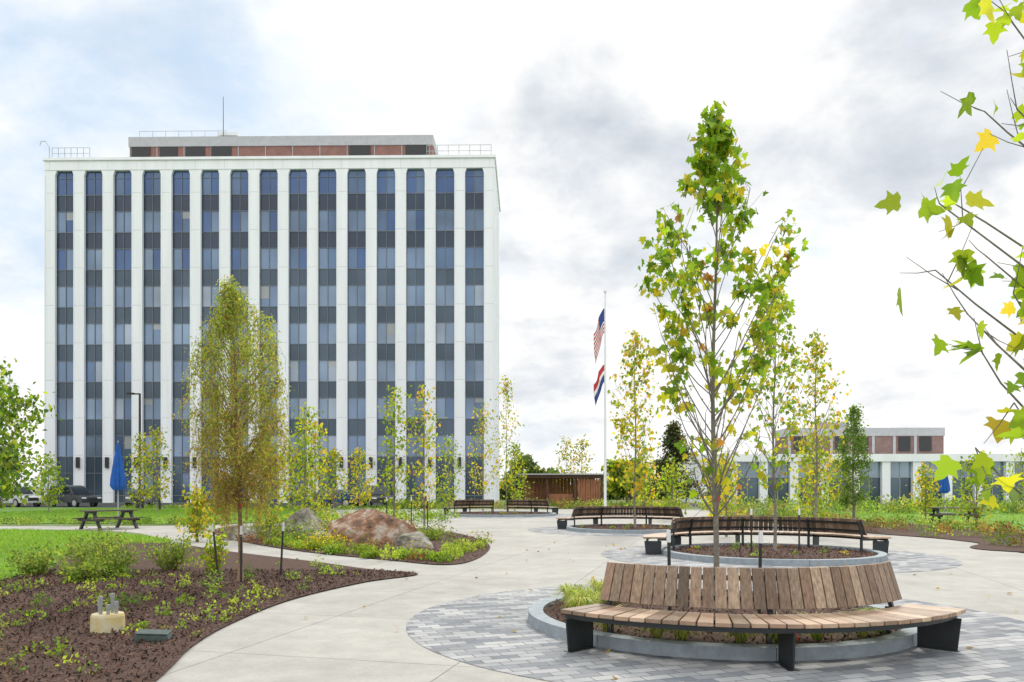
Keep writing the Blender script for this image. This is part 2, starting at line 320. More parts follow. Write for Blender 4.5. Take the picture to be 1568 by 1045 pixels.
def lowb():
    e=empty('low_office_building',(18.6,80,0),rad(-2)); w=MB(); H=4.9; n=20; pit=3.0;W=n*pit+1
    for i in range(n+1): w.box(i*pit,i*pit+.8,0,.6,0,H-.75)
    w.box(-.1,W+.1,-.12,15,H-.75,H); w.box(0,W,.62,15,0,H-.76)
    w.obj('walls',[M_white],e)
    g=MB(); rg=R(5)
    for i in range(n):
        u0=i*pit+.8;u1=(i+1)*pit; um=(u0+u1)/2
        for a,b in ((u0,um),(um,u1)):
            g.add([(a,.5,0),(b,.5,0),(b,.5,2.6),(a,.5,2.6)],[(0,1,2,3)],rg.choice([0,1]))
            g.add([(a,.5,2.6),(b,.5,2.6),(b,.5,H-.75),(a,.5,H-.75)],[(0,1,2,3)],2)
        g.box(um-.03,um+.03,.44,.49,0,H-.76,3); g.box(u0,u1,.44,.49,2.57,2.63,3)
    g.obj('windows',[glass('lg_a',(.05,.08,.11)),glass('lg_b',(.09,.13,.17)),glass('lg_c',(.2,.26,.32)),M_grey],e)
    p=MB(); a0=(1200-784)/1230*90-18.6; a1=(1433-784)/1230*90-18.6
    p.box(a0,a1,10,14.9,H,7.3,0); p.box(a0-.1,a1+.1,9.9,15,7.3,8.2,1)
    for a in np.arange(a0,a1-1,2.3): p.box(a,a+.3,9.93,9.997,H,7.29,2)
    for i,a in enumerate(np.arange(a0+.6,a1-2,2.3)):
        if i%3!=1: p.box(a,a+1.3,9.9,9.95,5.6,7.2,3)
    p.box(a0+4,a0+7,11,13,8.2,8.9,1)
    for x in np.arange(a0+3,a0+9,1): p.box(x,x+.04,10.2,10.24,8.2,9.1,1)
    p.box(a0+3,a0+9,10.2,10.24,9.08,9.12,1)
    p.obj('penthouse',[M_brickm,M_grey,M_grey,M_black],e)
lowb()
def pavilion():
    e=empty('wooden_pavilion',(.7,63,0)); b=MB()
    b.box(0,6.6,0,4,2.35,2.6,0)
    for x in (.2,2,4.2,6.3): b.box(x,x+.15,.2,.35,0,2.35,0)
    for i in range(20): b.box(.4+i*.29,.4+i*.29+.25,3.5,3.55,0,2.35,1)
    b.box(2.2,4.1,.5,3,0,1.1,1); b.box(-.3,6.9,-.3,4.3,2.6,2.7,2)
    for i in range(9): b.box(4.5+i*.2,4.66+i*.2,.25,.3,0,2.3,1)
    b.obj('frame_and_roof',[mat('stained_beam',(.09,.045,.03),.7,.3,5),mat('cedar',(.3,.12,.06),.7,.3,5,stretch=(1,1,.3)),M_grey],e)
pavilion()
# ------------------------------------------------------------------ trees
GY=[(.13,.20,.018),(.19,.25,.022),(.09,.15,.015),(.27,.27,.022)]
YL=GY+[(.36,.30,.025),(.34,.22,.025)]
def tree(name,x,y,h,cb,prof,nl,lpl,ls,pal,seed,tr=.05,shape=DIA,el=55,weep=0,spread=.12,dens=None,bark=None,tips=None,w=None,sub=4,lean=0,yb=None):
    e=empty(name,(x,y,0)); rg=R(seed); b=MB()
    ph=rg.uniform(0,6); wob=lambda z:np.array((.02*h/6*math.sin(z*1.3+ph)+lean*(z/h)**2,.02*h/6*math.cos(z*1.7+ph),z))
    zs=np.linspace(0,h*.97,12); b.tube([wob(z) for z in zs],[tr*(1-.88*(z/h))*(1.35 if z==0 else 1) for z in zs],8)
    f0=[p[0] for p in prof]; r0=[p[1] for p in prof]; C=[];az=rg.uniform(0,6);FF=[]
    T=[]
    for i in range(nl):
        f=((i+rg.rand())/nl); az+=2.4+rg.uniform(-.4,.4); rr=np.interp(f,f0,r0)*rg.uniform(.5,.98)
        T.append((rr*math.cos(az)+lean*f*f,rr*math.sin(az),cb+f*(h-cb),f))
    if tips: 
        for t in tips: T.append((t[0]-x,t[1]-y,t[2],.9))
    for tx,ty,tz,f in T:
        rr=math.hypot(tx,ty); zs=max(cb*.75,tz-rr*math.tan(rad(el))-.1)
        if weep: zs=max(cb*.7,tz-rr*1.2)
        zs=min(zs,h*.93)
        st=wob(zs); tip=np.array((tx,ty,tz)); L=np.linalg.norm(tip-st)
        mid=(st+tip)/2+np.array((tx,ty,0))*.14+rg.normal(size=3)*.06*L
        lr=tr*(.11+.17*(1-zs/h)); lp=[]
        for s in np.linspace(0,1,6): lp.append((1-s)**2*st+2*s*(1-s)*mid+s*s*tip)
        b.tube(lp,list(np.linspace(lr,.002+.0004*h,6)),5,cap=False)
        dn=(dens(f) if dens else 1)*rg.uniform(.25,1.65)
        for j in range(sub):
            s=rg.uniform(.3,1) if j else 1.; base=(1-s)**2*st+2*s*(1-s)*mid+s*s*tip
            d=rg.normal(size=3)*.6+np.array((tx,ty,0))/max(rr,.05)*.5+np.array((0,0,.5)); d/=np.linalg.norm(d)
            ll=(.12+.16*L)*rg.uniform(.5,1.1)
            if weep:
                p1=base+d*ll*.4; p2=p1+np.array((d[0]*.12,d[1]*.12,-weep*rg.uniform(.5,1.3)))
                pts=[base,p1,(p1+p2)/2+d*.06,p2]
            else: pts=[base,base+d*ll*.5,base+d*ll+np.array((0,0,.02))]
            b.tube(pts,list(np.linspace(lr*.4,.002,len(pts))),3,cap=False)
            nle=rg.poisson(max(lpl*dn/sub,0.01)); P=np.array(pts)
            q=rg.uniform(.15,1,nle)*(len(pts)-1); qi=np.minimum(q.astype(int),len(pts)-2); fr=(q-qi)[:,None]
            if nle: C.append(P[qi]*(1-fr)+P[qi+1]*fr+rg.normal(size=(nle,3))*spread*np.array((1,1,.8))); FF.append(np.full(nle,f))
    b.obj('trunk_and_limbs',[bark or M_bark],e,smooth=True)
    C=np.concatenate(C); FF=np.concatenate(FF); N=len(C)
    cl=pick(pal,N,rg,.35,w)
    if yb is not None: # lower leaves have turned towards this autumn tone
        k=(rg.rand(N)>FF*1.25+.1); cl[k]=cl[k]*.35+np.array(yb)*.65*rg.uniform(.6,1.3,(k.sum(),1))
    leaves('crown_leaves',C,ls*rg.uniform(.55,1.15,N),cl,shape,M_leaf,e,seed,bias=(0,0,-.5))
    return e
def stake(x,y,h=1.15,lean=0,tx=None,ty=None,tz=None):
    e=empty('tree_stake',(x,y,0)); b=MB(); b.tube([(0,0,0),(lean,0,h)],[.022,.02],6,0); b.tube([(lean*.9,0,h-.14),(lean*1.03,0,h+.01)],[.026,.026],6,1)
    if tx is not None: b.tube([(lean,0,h-.06),((tx-x)*.5+lean*.5,(ty-y)*.5,(h+tz)/2-.05),(tx-x,ty-y,tz)],[.0022]*3,4,0)
    b.obj('post',[M_black,M_whitem],e)
mp=[(0,.35),(.12,.65),(.3,.8),(.42,1.0),(.5,1.0),(.6,.95),(.7,.85),(.75,.66),(.82,.36),(.88,.22),(.94,.18),(1,.03)]
SY=[(.10,.18,.014),(.15,.23,.015),(.07,.14,.012),(.24,.26,.02),(.33,.28,.02),(.24,.12,.03)]
tree('sycamore_tree',C1[0],C1[1],6.4,1.75,mp,80,38,.11,SY,11,.04,MAP,el=57,spread=.06,dens=lambda f:.12 if f<.3 else (.42 if f<.45 else 1.15),w=[.28,.3,.2,.14,.06,.02],yb=(.3,.26,.02))
for sx,sy,l in ((1.95,9.9,-.02),(3.0,9.75,.02),(2.75,10.8,0)): stake(sx,sy,1.15,l,C1[0],C1[1],1.55)
b=MB(); b.tube([(0,0,1.5),(0,0,1.58)],[.042,.042],10); b.obj('tree_tie',[M_tie],None,loc=(C1[0]+.01,C1[1],0))
np2=[(0,.4),(.2,.75),(.5,.8),(.75,.55),(.9,.28),(1,.04)]
tree('sycamore_tree',C2[0]+.1,C2[1],6.7,1.8,np2,60,24,.115,SY,12,.04,MAP,spread=.08,w=[.24,.28,.12,.2,.12,.04],dens=lambda f:.35 if f<.45 else 1)
for sx in (-.55,.6): stake(C2[0]+sx,C2[1]-.3,1.15,0,C2[0],C2[1],1.5)
tree('sycamore_tree',10.6,28,7,1.8,[(0,.5),(.3,1.1),(.6,1.0),(.85,.5),(1,.05)],54,22,.13,YL,13,.045,MAP,spread=.11,dens=lambda f:.4 if f<.35 else 1)
tree('sycamore_tree',4.75,31,7.6,1.6,[(0,.5),(.3,1.0),(.6,1.0),(.85,.5),(1,.05)],56,26,.14,YL,14,.045,MAP,spread=.12,dens=lambda f:.6 if f<.35 else 1)
NR=[(.14,.22,.016),(.19,.26,.018),(.10,.18,.014),(.28,.29,.022),(.34,.27,.03)]
tree('sycamore_tree',4.0,5.0,5.6,1.6,[(0,.3),(.5,.6),(1,.1)],10,15,.145,NR,15,.055,MAP,el=35,spread=.08,w=[.3,.3,.2,.16,.04],sub=5,
  tips=[(3.06,5.0,4.66),(3.1,4.8,4.45),(3.0,5.1,4.08),(3.08,4.9,4.0),(2.66,5.0,3.46),(2.8,5.1,3.5),(2.74,5.2,3.1),(2.92,4.95,3.12),(2.78,4.9,2.75),(2.95,5.05,2.55),(3.0,4.8,2.2),(3.0,5.2,1.95),(3.12,5.0,2.9)])
tree('weeping_birch_tree',-4.78,14.1,5.35,1.75,[(0,.5),(.12,.72),(.3,.85),(.55,.86),(.72,.85),(.8,.72),(.85,.36),(.92,.2),(1,.06)],105,210,.075,[(.17,.22,.035),(.22,.27,.05),(.12,.17,.03),(.28,.27,.06),(.3,.19,.06)],21,.045,NAR,weep=.66,spread=.055,bark=M_barkb,sub=5,w=[.32,.3,.18,.14,.06],lean=-.15,yb=(.26,.16,.05))
for sx,sy,l in ((-5.45,14.9,-.1),(-4.72,14.0,0),(-4.35,15.1,.05)): stake(sx,sy,1.0,l,-4.78,14.1,1.4)
b=MB(); b.tube([(0,0,1.35),(0,0,1.41)],[.05,.05],10); b.obj('tree_tie',[M_tie],None,loc=(-4.77,14.1,0))
col=lambda hw:[(0,hw*.6),(.25,hw),(.6,hw*.8),(.85,hw*.4),(1,.05)]
mids=[(-7.1,27.5,4.4,.6),(-9.6,24.5,1.6,.35),(-7.6,31,4.2,.55),(-4.4,30,5.4,.6),(-3.4,31,5.6,.65),(-9.5,50,4.0,1.1),(-4.1,52,4.9,1.1),(-2.0,55,7.4,1.0),(-.4,57,9.2,1.1),(.2,56,4.6,.8),
 (-23,52,5.4,1.1),(-24.5,53,5,1.0),(-30,52,3.6,.9),(4.6,68,5.6,1.1),(5.9,68,5.8,1.1),(8,40,3.0,.9),(9.3,36,3.0,.8),(7.2,27,2.6,.7),(11.6,31,3.4,.7),(15.0,40,4.6,1.0),(20.6,40,2.6,.6),(18.5,32,2.9,.9),
 (7.6,46,4.0,1.1),(23.5,58,3.8,1.1),(38,60,4.2,1.5),(-12.2,55,4.2,1.0),(-15.5,56,4.6,1.0),(-7.3,24.2,2.9,.6)]
for i,(x,y,h,hw) in enumerate(mids):
    tree('young_tree',x,y,h,h*.2,col(hw),30,21,.10+.0022*y,YL if i%3 else GY,100+i,.04,DIA,spread=.12+.002*y,sub=3)
for x in (-3.7,-3.1,-4.6,-7.4): stake(x,29.5,1.3)
tree('willow_tree',13.6,32,4.9,1.2,[(0,.55),(.3,.72),(.6,.6),(.85,.3),(1,.05)],50,75,.12,[(.08,.14,.025),(.12,.19,.035),(.06,.11,.02)],41,.06,DIA,weep=.35,spread=.09)
tree('broadleaf_tree',-13.5,20.5,4.9,1.3,[(0,.8),(.3,1.45),(.6,1.3),(.85,.8),(1,.1)],62,46,.18,[(.08,.15,.02),(.13,.2,.025),(.05,.1,.012),(.2,.24,.03)],42,.09,DIA,spread=.17)
def bigtree(name,x,y,h,rw,seed,pal,cone=False,ls=.5,n=5000):
    e=empty(name,(x,y,0)); rg=R(seed); b=MB(); b.tube([(0,0,0),(.1,0,h*.5),(0,.1,h*.85)],[.25,.18,.05],8)
    C=[];c=[]
    for k in range(26):
        if cone:
            f=k/26; r=rw*(1-f)*.9; a=rg.uniform(0,6.28); cc=np.array((r*.6*math.cos(a),r*.6*math.sin(a),h*(.12+.85*f))); s=np.array((r*.5+.3,r*.5+.3,h*.04))
        else:
            a=rg.uniform(0,6.28); f=rg.uniform(.25,.92); r=rw*math.sqrt(max(0,1-((f-.5)/.5)**2))*rg.uniform(.3,.85); cc=np.array((r*math.cos(a),r*math.sin(a),h*f)); s=np.array((.28*rw,.28*rw,.09*h))
        b.tube([(0,0,cc[2]*.75),cc],[.08,.02],4)
        m=n//26; C.append(cc+rg.normal(size=(m,3))*s*.6); c.append(pick(pal,m,rg,.4)*rg.uniform(.6,1.3))
    b.obj('trunk_and_limbs',[M_bark],e); C=np.concatenate(C); C[:,2]=np.maximum(C[:,2],.2)
    leaves('crown_leaves',C,ls*rg.uniform(.6,1.2,len(C)),np.concatenate(c),DIA,M_leaf,e,seed)
DG=[(.04,.075,.015),(.06,.1,.02),(.03,.05,.012),(.09,.11,.03)]
for i,(x,y,h,w) in enumerate([(-60,88,15,6),(-68,80,13,6),(-47.5,72,6,2.8),(-52,64,9,4)]): bigtree('background_tree',x,y,h,w,60+i,DG,ls=.4,n=6500)
bigtree('pine_tree',14.5,72,7.6,2.6,70,[(.025,.05,.02),(.035,.06,.02),(.1,.08,.04)],True,.3)
bigtree('background_tree',11,76,4.6,2.2,72,GY,n=2500)
rg=R(80); N=9000; X=np.concatenate([rg.uniform(-2,20,N//2),rg.uniform(-140,160,N//2)]); Y=np.where(np.arange(N)<N//2,rg.uniform(100,106,N),rg.uniform(118,132,N))
hh=(2.2+1.6*np.sin(X*.55)+1.2*np.sin(X*.23+2)+1.0*np.sin(X*1.3)).clip(1.2,9); hh=np.where(np.arange(N)<N//2,hh+.6,hh+1.6)
leaves('distant_tree_line',np.stack([X,Y,rg.uniform(0,1,N)**.8*hh],1),rg.uniform(.5,1.0,N),pick(DG+[(.12,.12,.05)],N,rg,.4),DIA,M_leaf)
# ------------------------------------------------------------------ shrubs and low planting
def shrub(name,x,y,r,h,n,ls,pal,seed,up=.5):
    rg=R(seed); e=empty(name,(x,y,0)); b=MB(); C=[]
    for k in range(14):
        a=rg.uniform(0,6.28); d=r*math.sqrt(rg.rand()); tip=np.array((d*math.cos(a),d*math.sin(a),h*rg.uniform(.5,1)*(1-.3*(d/r))))
        b.tube([(0.2*tip[0],.2*tip[1],0),(tip[0]*.7,tip[1]*.7,tip[2]*.5),tip],[.008,.006,.003],4)
        m=n//14; s=rg.uniform(.1,1.05,m)[:,None]; C.append(s*tip+rg.normal(size=(m,3))*r*.16)
    C=np.concatenate(C); C[:,2]=np.abs(C[:,2]); b.obj('stems',[M_barkb],e)
    leaves('foliage',C,ls*rg.uniform(.6,1.2,len(C)),pick(pal,len(C),rg,.4),DIA,M_leaf,e,seed,bias=(0,0,up))
SH=[(.09,.15,.03),(.13,.2,.035),(.06,.11,.02),(.19,.23,.05)]
RD=[(.13,.15,.04),(.2,.12,.04),(.1,.14,.03),(.24,.19,.06),(.15,.07,.04)]
for i,(x,y,r,h) in enumerate([(-8.1,15.6,.65,.95),(-7.5,15.0,.55,.7),(-9.0,15.2,.6,.65),(-6.9,16.2,.55,.8),(-8.9,17.2,.7,.8),(-7.6,14.2,.4,.4)]): shrub('shrub',x,y,r,h,1200,.065,SH+RD[:1],200+i)
shrub('shrub',-5.7,15.4,.3,.95,300,.11,GY,210)
for i,(x,y,r,h) in enumerate([(-4.9,21.4,.7,.45),(-6.2,23.5,.8,.6),(-5.3,24.5,.9,.9),(-7.6,25.5,.9,.7),(-4.4,27,.8,.8),(-2.6,25,.7,.5)]): shrub('shrub',x,y,r,h,1000,.07,SH if i%2 else YL,220+i)
def mass(name,P,r,h,per,ls,pal,seed,up=.5,z0=.02):
    rg=R(seed); n=len(P); q=rg.uniform(.6,1.25,n); C=np.repeat(P,per,0); k=np.repeat(q,per); N=len(C)
    a=rg.uniform(0,6.28,N); d=r*k*np.sqrt(rg.rand(N)); zz=z0+h*k*rg.rand(N)*(1-.5*(d/(r*k))**2)
    XYZ=np.stack([C[:,0]+d*np.cos(a),C[:,1]+d*np.sin(a),zz],1)
    bc=pick(pal,n,rg,.25); cl=np.repeat(bc,per,0)*rg.uniform(.6,1.4,(N,1))
    leaves(name,XYZ,ls*rg.uniform(.6,1.2,N),cl,DIA,M_leaf,None,seed,bias=(0,0,up))
rg=R(300)
PW=[(.15,.23,.03),(.11,.18,.025),(.2,.25,.045)]
ctr=scat(bed,17,rg,((-8.5,6),(-2.5,17))); P=np.repeat(ctr,6,0)+rg.normal(size=(17*6,2))*.38; P=P[inside(P,bed)]
mass('ground_cover_plants',P,.10,.12,18,.05,PW,301)
P=scat(bed,60,rg,((-9,5.5),(-1.5,20))); mass('ground_cover_plants',P,.07,.09,12,.045,SH,311)
mass('ground_cover_plants',scat(bed,34,rg,((-9,10),(-3,17))),.17,.25,50,.055,PW+SH,302)
t=np.linspace(0,1,50); edge=np.stack([np.interp(t,[0,.25,.5,.75,1],[-7,-4.9,-2.8,-1.6,-.9]),np.interp(t,[0,.25,.5,.75,1],[23.6,20.8,18.8,17.8,22])],1)
mass('edging_plants',edge+rg.normal(size=edge.shape)*.2,.22,.26,120,.07,PW+[(.14,.2,.03)],303,up=1)
mass('island_plants',scat(isl,45,rg),.35,.35,70,.08,SH+RD,304)
mass('verge_plants',np.stack([rg.uniform(-30,-12.5,80),rg.uniform(34.8,37,80)],1),.4,.35,60,.1,SH+RD[:1],305)
mass('perennial_bed_plants',scat(rbed,330,rg,((12,16),(34,46))),.35,.5,75,.09,RD+SH,306,up=1)
mass('perennial_bed_plants',np.stack([rg.uniform(13,48,220),rg.uniform(48,58,220)],1),.7,1.0,60,.17,SH+[(.2,.19,.08)],307,up=1)
mass('perennial_bed_plants',np.stack([rg.uniform(-9,13,150),rg.uniform(59,62,150)],1),.7,.7,55,.16,SH+RD[:2],308,up=1)
mass('perennial_bed_plants',np.stack([rg.uniform(-10,-3,50),rg.uniform(36,44,50)],1),.5,.6,60,.12,SH+YL[:3],309,up=1)
mass('lawn_edge_plants',np.stack([rg.uniform(-30,-9,80),rg.uniform(60,63,80)],1),.5,.25,35,.12,SH,310,up=1)
for i,C in enumerate((C2,C3,C4)):
    a=rg.uniform(0,6.28,14); d=rg.uniform(.3,2,14); mass('planter_plants',np.stack([C[0]+d*np.cos(a),C[1]+d*np.sin(a)],1),.12,.15,25,.06,SH+RD,320+i,z0=.1)
def tuft(x,y,z,r,h,n,seed,pal,w=.005):
    rg=R(seed); e=empty('ornamental_grass',(x,y,z)); b=MB()
    for i in range(n):
        a=rg.uniform(0,6.28); L=rg.uniform(.5,1.1); o=np.array((math.cos(a),math.sin(a),0)); s=np.array((-math.sin(a),math.cos(a),0))*w
        p0=o*.04*rg.rand(); p1=o*r*.45*L+np.array((0,0,h*.8*L)); p2=o*r*L+np.array((0,0,h*L*rg.uniform(.2,.9)))
        b.cc=tuple(pick(pal,1,rg,.35)[0]); b.add([p0-s,p0+s,p1+s,p1-s,p2],[(0,1,2,3),(3,2,4)])
    b.obj('blades',[M_grassb],e)
TG=[(.34,.44,.06),(.42,.48,.1),(.24,.34,.05),(.52,.47,.18)]
for i in range(8):
    a=rad(-138+i*13.5+rg.uniform(-3,3)); d=rg.uniform(1.86,2.02)
    tuft(C1[0]+d*math.cos(a),C1[1]+d*math.sin(a),.11,.34,.29,520,400+i,TG,.006)
for i in range(8): 
    a=rad(118+i*11); d=rg.uniform(1.4,1.95); tuft(C1[0]+d*math.cos(a),C1[1]+d*math.sin(a),.1,.3,.34,360,430+i,TG)
STR=[(.4,.34,.16),(.3,.26,.12),(.2,.24,.06)]
for i,(x,y) in enumerate([(-5.3,7.7),(-5.0,7.2),(-5.6,8.4),(-4.7,6.9)]): tuft(x,y,.03,.45,.4,90,450+i,STR,.004)
mass('red_flowers',np.array([(2.95,8.4),(3.3,8.55)]),.08,.14,22,.05,[(.5,.02,.04)],440,z0=.12)
P=scat(bed,34000,rg,((-9.5,5.3),(-1.2,16))); N=len(P)
leaves('mulch_chips',np.c_[P,.034+.012*rg.rand(N)],rg.uniform(.015,.055,N),pick([(.10,.05,.034),(.055,.028,.02),(.17,.09,.06),(.03,.018,.013)],N,rg),CHIP,M_chip,None,500,bias=(0,0,.03),nb=(0,0,2))
P=scat(isl,7000,rg); N=len(P)
leaves('mulch_chips',np.c_[P,.036+.012*rg.rand(N)],rg.uniform(.03,.07,N),pick([(.12,.058,.038),(.065,.032,.022),(.19,.1,.065)],N,rg),CHIP,M_chip,None,501,bias=(0,0,.03),nb=(0,0,2))
for nm,pl,lim,n,s in (('grass_blades',lawn,((-20,12),(-8,32)),50000,.09),('grass_blades',lawn2,((-32,36),(-10,60)),32000,.13),('grass_blades',rlawn,((15,24),(45,54)),25000,.13)):
    P=scat(pl,n,rg,lim); N=len(P)
    leaves(nm,np.c_[P,np.full(N,.02)],s*rg.uniform(.5,1.1,N),pick([(.16,.32,.03),(.22,.38,.04),(.12,.25,.03),(.28,.38,.08)],N,rg,.25),BLD*np.array((3,1,1)),M_grassb,None,510,bias=(0,0,1.6))
# a few fallen leaves on the paving
P=np.concatenate([rg.normal(size=(60,2))*2.6+np.array(C1),rg.normal(size=(60,2))*3+np.array(C2),rg.uniform((-3,7),(8,25),(50,2))]); 
P=P[(np.hypot(P[:,0]-C1[0],P[:,1]-C1[1])>2.4)&(np.hypot(P[:,0]-C2[0],P[:,1]-C2[1])>2.7)]; N=len(P)
leaves('fallen_leaves',np.c_[P,np.full(N,.03)],rg.uniform(.04,.08,N),pick([(.22,.14,.03),(.25,.2,.03),(.12,.07,.03)],N,rg),MAP*np.array((1,1,.4)),M_leaf,None,520,bias=(0,0,.0),nb=(0,0,6))
# ------------------------------------------------------------------ boulders
def boulder(x,y,sx,sy,sz,seed,m):
    import bmesh; from mathutils import noise
    rg=R(int(seed*10)); pl=[]
    for k in range(16):
        v=rg.normal(size=3); v[2]=abs(v[2])*.7; v/=np.linalg.norm(v); pl.append((Vector(v),rg.uniform(.68,.92)))
    me=bpy.data.meshes.new('boulder'); bm=bmesh.new(); bmesh.ops.create_icosphere(bm,subdivisions=6,radius=1)
    for v in bm.verts:
        p=v.co.copy(); q=Vector((p.x*1.3+seed,p.y*1.3,p.z*1.3))
        p=p*(1.08+.25*noise.noise(q))
        for nn,dd in pl:
            t=p.dot(nn)-dd
            if t>0: p-=nn*t*.93
        p*=1+.05*noise.noise(q*4)+.035*abs(noise.noise(q*9))+.015*noise.noise(q*22)
        v.co=(p.x*sx,p.y*sy,max(-.3,p.z)*sz)
    bm.to_mesh(me); bm.free(); me.materials.append(m); o=bpy.data.objects.new('boulder',me); o.location=(x,y,sz*.12); link(o)
def rockmat(nm,c0,c1,c2):
    m=mat(nm,c0,.9,.2,2.3,1,7,col2=c1,detail=9)
    for nd in m.node_tree.nodes:
        if nd.type=='BUMP': nd.inputs['Distance'].default_value=.08
        if nd.type=='VALTORGB':
            q=nd.color_ramp.elements.new(.5); q.color=(*c2,1); nd.color_ramp.elements[0].position=.36; nd.color_ramp.elements[-1].position=.62
    return m
M_rock=rockmat('boulder_rock',(.07,.06,.05),(.42,.37,.31),(.27,.14,.08)); M_rock2=rockmat('boulder_grey',(.1,.095,.07),(.42,.41,.36),(.25,.23,.18))
boulder(-3.75,22.3,1.35,.85,1.12,1.0,M_rock); boulder(-6.9,26.5,.8,.6,.95,4.2,M_rock2); boulder(-2.7,21.7,.5,.4,.5,7.1,M_rock2); boulder(-8.7,25.5,.6,.5,.5,9.1,M_rock2)
# ------------------------------------------------------------------ utility stub
e=empty('pipe_footing',(-4.68,9.3,0)); b=MB(); b.tube([(0,0,0),(0,0,.03),(0,0,.2),(0,0,.23)],[.21,.185,.18,.17],24,0)
M_pvc=mat('grey_pvc',(.26,.27,.28),.5,.1,5)
for k,(a,c,h) in enumerate([(-.11,.03,.36),(-.045,-.07,.43),(.03,.05,.45),(.11,-.02,.37),(.05,-.09,.34)]): b.tube([(a,c,.2),(a,c,h)],[.019,.019],10,1); b.tube([(a,c,h-.05),(a,c,h+.004)],[.024,.024],10,1)
b.obj('footing',[mat('footing_concrete',(.50,.38,.10),.9,.1,8,.4,col2=(.55,.52,.42)),M_pvc],e,smooth=False)
e=empty('irrigation_box',(-3.9,8.75,0)); b=MB(); b.prism([(-.19,.0),(.19,0),(.16,.09),(-.16,.11)],-.12,.12,0); b.prism([(-.17,.112),(.165,.092),(.165,.11),(-.17,.13)],-.13,.13,0); b.obj('box',[mat('box_green',(.05,.075,.07),.6,.3,10)],e,bevel=.01,rz=.2)
# ------------------------------------------------------------------ furniture
def picnic(x,y,rz):
    e=empty('picnic_table',(x,y,0),rz); b=MB()
    for i in range(5): b.box(-1,1,-.38+i*.155,-.38+i*.155+.145,.72,.76,0)
    for sy in (-1,1):
        for i in range(2): 
            y0=sy*.72+i*.155-.15; b.box(-1,1,y0,y0+.145,.42,.46,0)
    for sx in (-.75,.75):
        b.box(sx-.05,sx+.05,-.82,.82,.34,.419,1); b.box(sx-.05,sx+.05,-.36,.36,.64,.719,1)
        for sy in (-1,1): b.hexa([(sx-.048,sy*.7-.06,0),(sx+.048,sy*.7-.06,0),(sx+.048,sy*.7+.06,0),(sx-.048,sy*.7+.06,0),(sx-.048,sy*.25-.06,.64),(sx+.048,sy*.25-.06,.64),(sx+.048,sy*.25+.06,.64),(sx-.048,sy*.25+.06,.64)],1)
    b.obj('table',[mat('table_wood',(.07,.05,.04),.6,.3,6),M_black],e)
picnic(-16.0,31.9,1.0); picnic(19.8,36,-.2); picnic(-13.9,58,0)
def umbrella(x,y,top,ln):
    e=empty('closed_patio_umbrella',(x,y,0)); b=MB(); b.tube([(0,0,0),(0,0,top+.08)],[.03,.025],8,1)
    n=16;prof=[(0,.03),(.12,.09),(.4,.2),(.75,.32),(.9,.34),(1,.24)];V=[]
    for s,r in prof:
        for j in range(n): q=2*math.pi*j/n; rr=r*(1 if j%2 else .55); V.append((rr*math.cos(q),rr*math.sin(q),top-s*ln+(.06*(j%2) if s==1 else 0)))
    b.add(V,[(i*n+j,i*n+(j+1)%n,(i+1)*n+(j+1)%n,(i+1)*n+j) for i in range(5) for j in range(n)],0); b.box(-.3,.3,-.3,.3,0,.08,1)
    b.obj('canopy_and_pole',[M_blue,M_grey],e)
umbrella(-17.9,36.5,3.7,2.2); umbrella(-20.3,54,2.4,1.6); umbrella(26.9,50,3.15,1.9); umbrella(13.5,50,2.6,1.7)
def lamp(x,y,h):
    e=empty('street_lamp',(x,y,0)); b=MB(); b.tube([(0,0,0),(0,0,.5),(0,0,h)],[.12,.1,.08],8); b.box(-.75,.05,-.06,.06,h-.05,h+.05); b.box(-.95,-.45,-.17,.17,h-.02,h+.09); b.tube([(0,0,0),(0,0,.7)],[.28,.26],12)
    b.obj('pole_and_head',[M_black],e)
lamp(-27.8,60,8.6)
for x,y in ((-25,57),(-6,56),(9,55)):
    e=empty('bollard',(x,y,0)); b=MB(); b.tube([(0,0,0),(0,0,.9),(0,0,1.0)],[.08,.08,.1],10); b.obj('post',[M_black],e)
e=empty('flagpole',(5.8,50,0)); b=MB(); b.tube([(0,0,0),(0,0,7),(0,0,13.7)],[.09,.07,.035],12,0); b.tube([(0,0,13.68),(0,0,13.78),(0,0,13.9),(0,0,13.97)],[.03,.09,.09,.02],10,0); b.tube([(0,0,0),(0,0,.1)],[.3,.28],16,0)
b.obj('pole',[M_whitem],e)
def flag(top,hoist,fly,us,nm):
    b=MB(); nu,nv=26,26; 
    def P(u,v):
        return (-.05-.62*u**.6*(1-.25*v)-.1*math.sin(u*7+v*2)*u, .16*math.sin(u*11+v*3)*u, top-v*hoist-u*fly*(.55+.12*v)-.05*math.sin(u*9))
    V=[P(i/nu,j/nv) for j in range(nv+1) for i in range(nu+1)]; b.add(V,[])
    for j in range(nv):
        for i in range(nu):
            a=j*(nu+1)+i
            if us: k=1 if (i<nu*.4 and j<14) else (0 if (j//2)%2==0 else 2)
            else: k=0 if j<9 else (2 if j<15 else 1)
            b.f.append([a,a+1,a+nu+2,a+nu+1]); b.m.append(k)
    b.obj(nm,[fr,fb,fw],e,smooth=True)
fr=mat('flag_red',(.45,.03,.04),.8);fb=mat('flag_blue',(.03,.06,.22),.8);fw=mat('flag_white',(.75,.75,.75),.8)
flag(12.8,1.5,3.0,True,'us_flag'); flag(9.3,1.1,2.3,False,'state_flag')
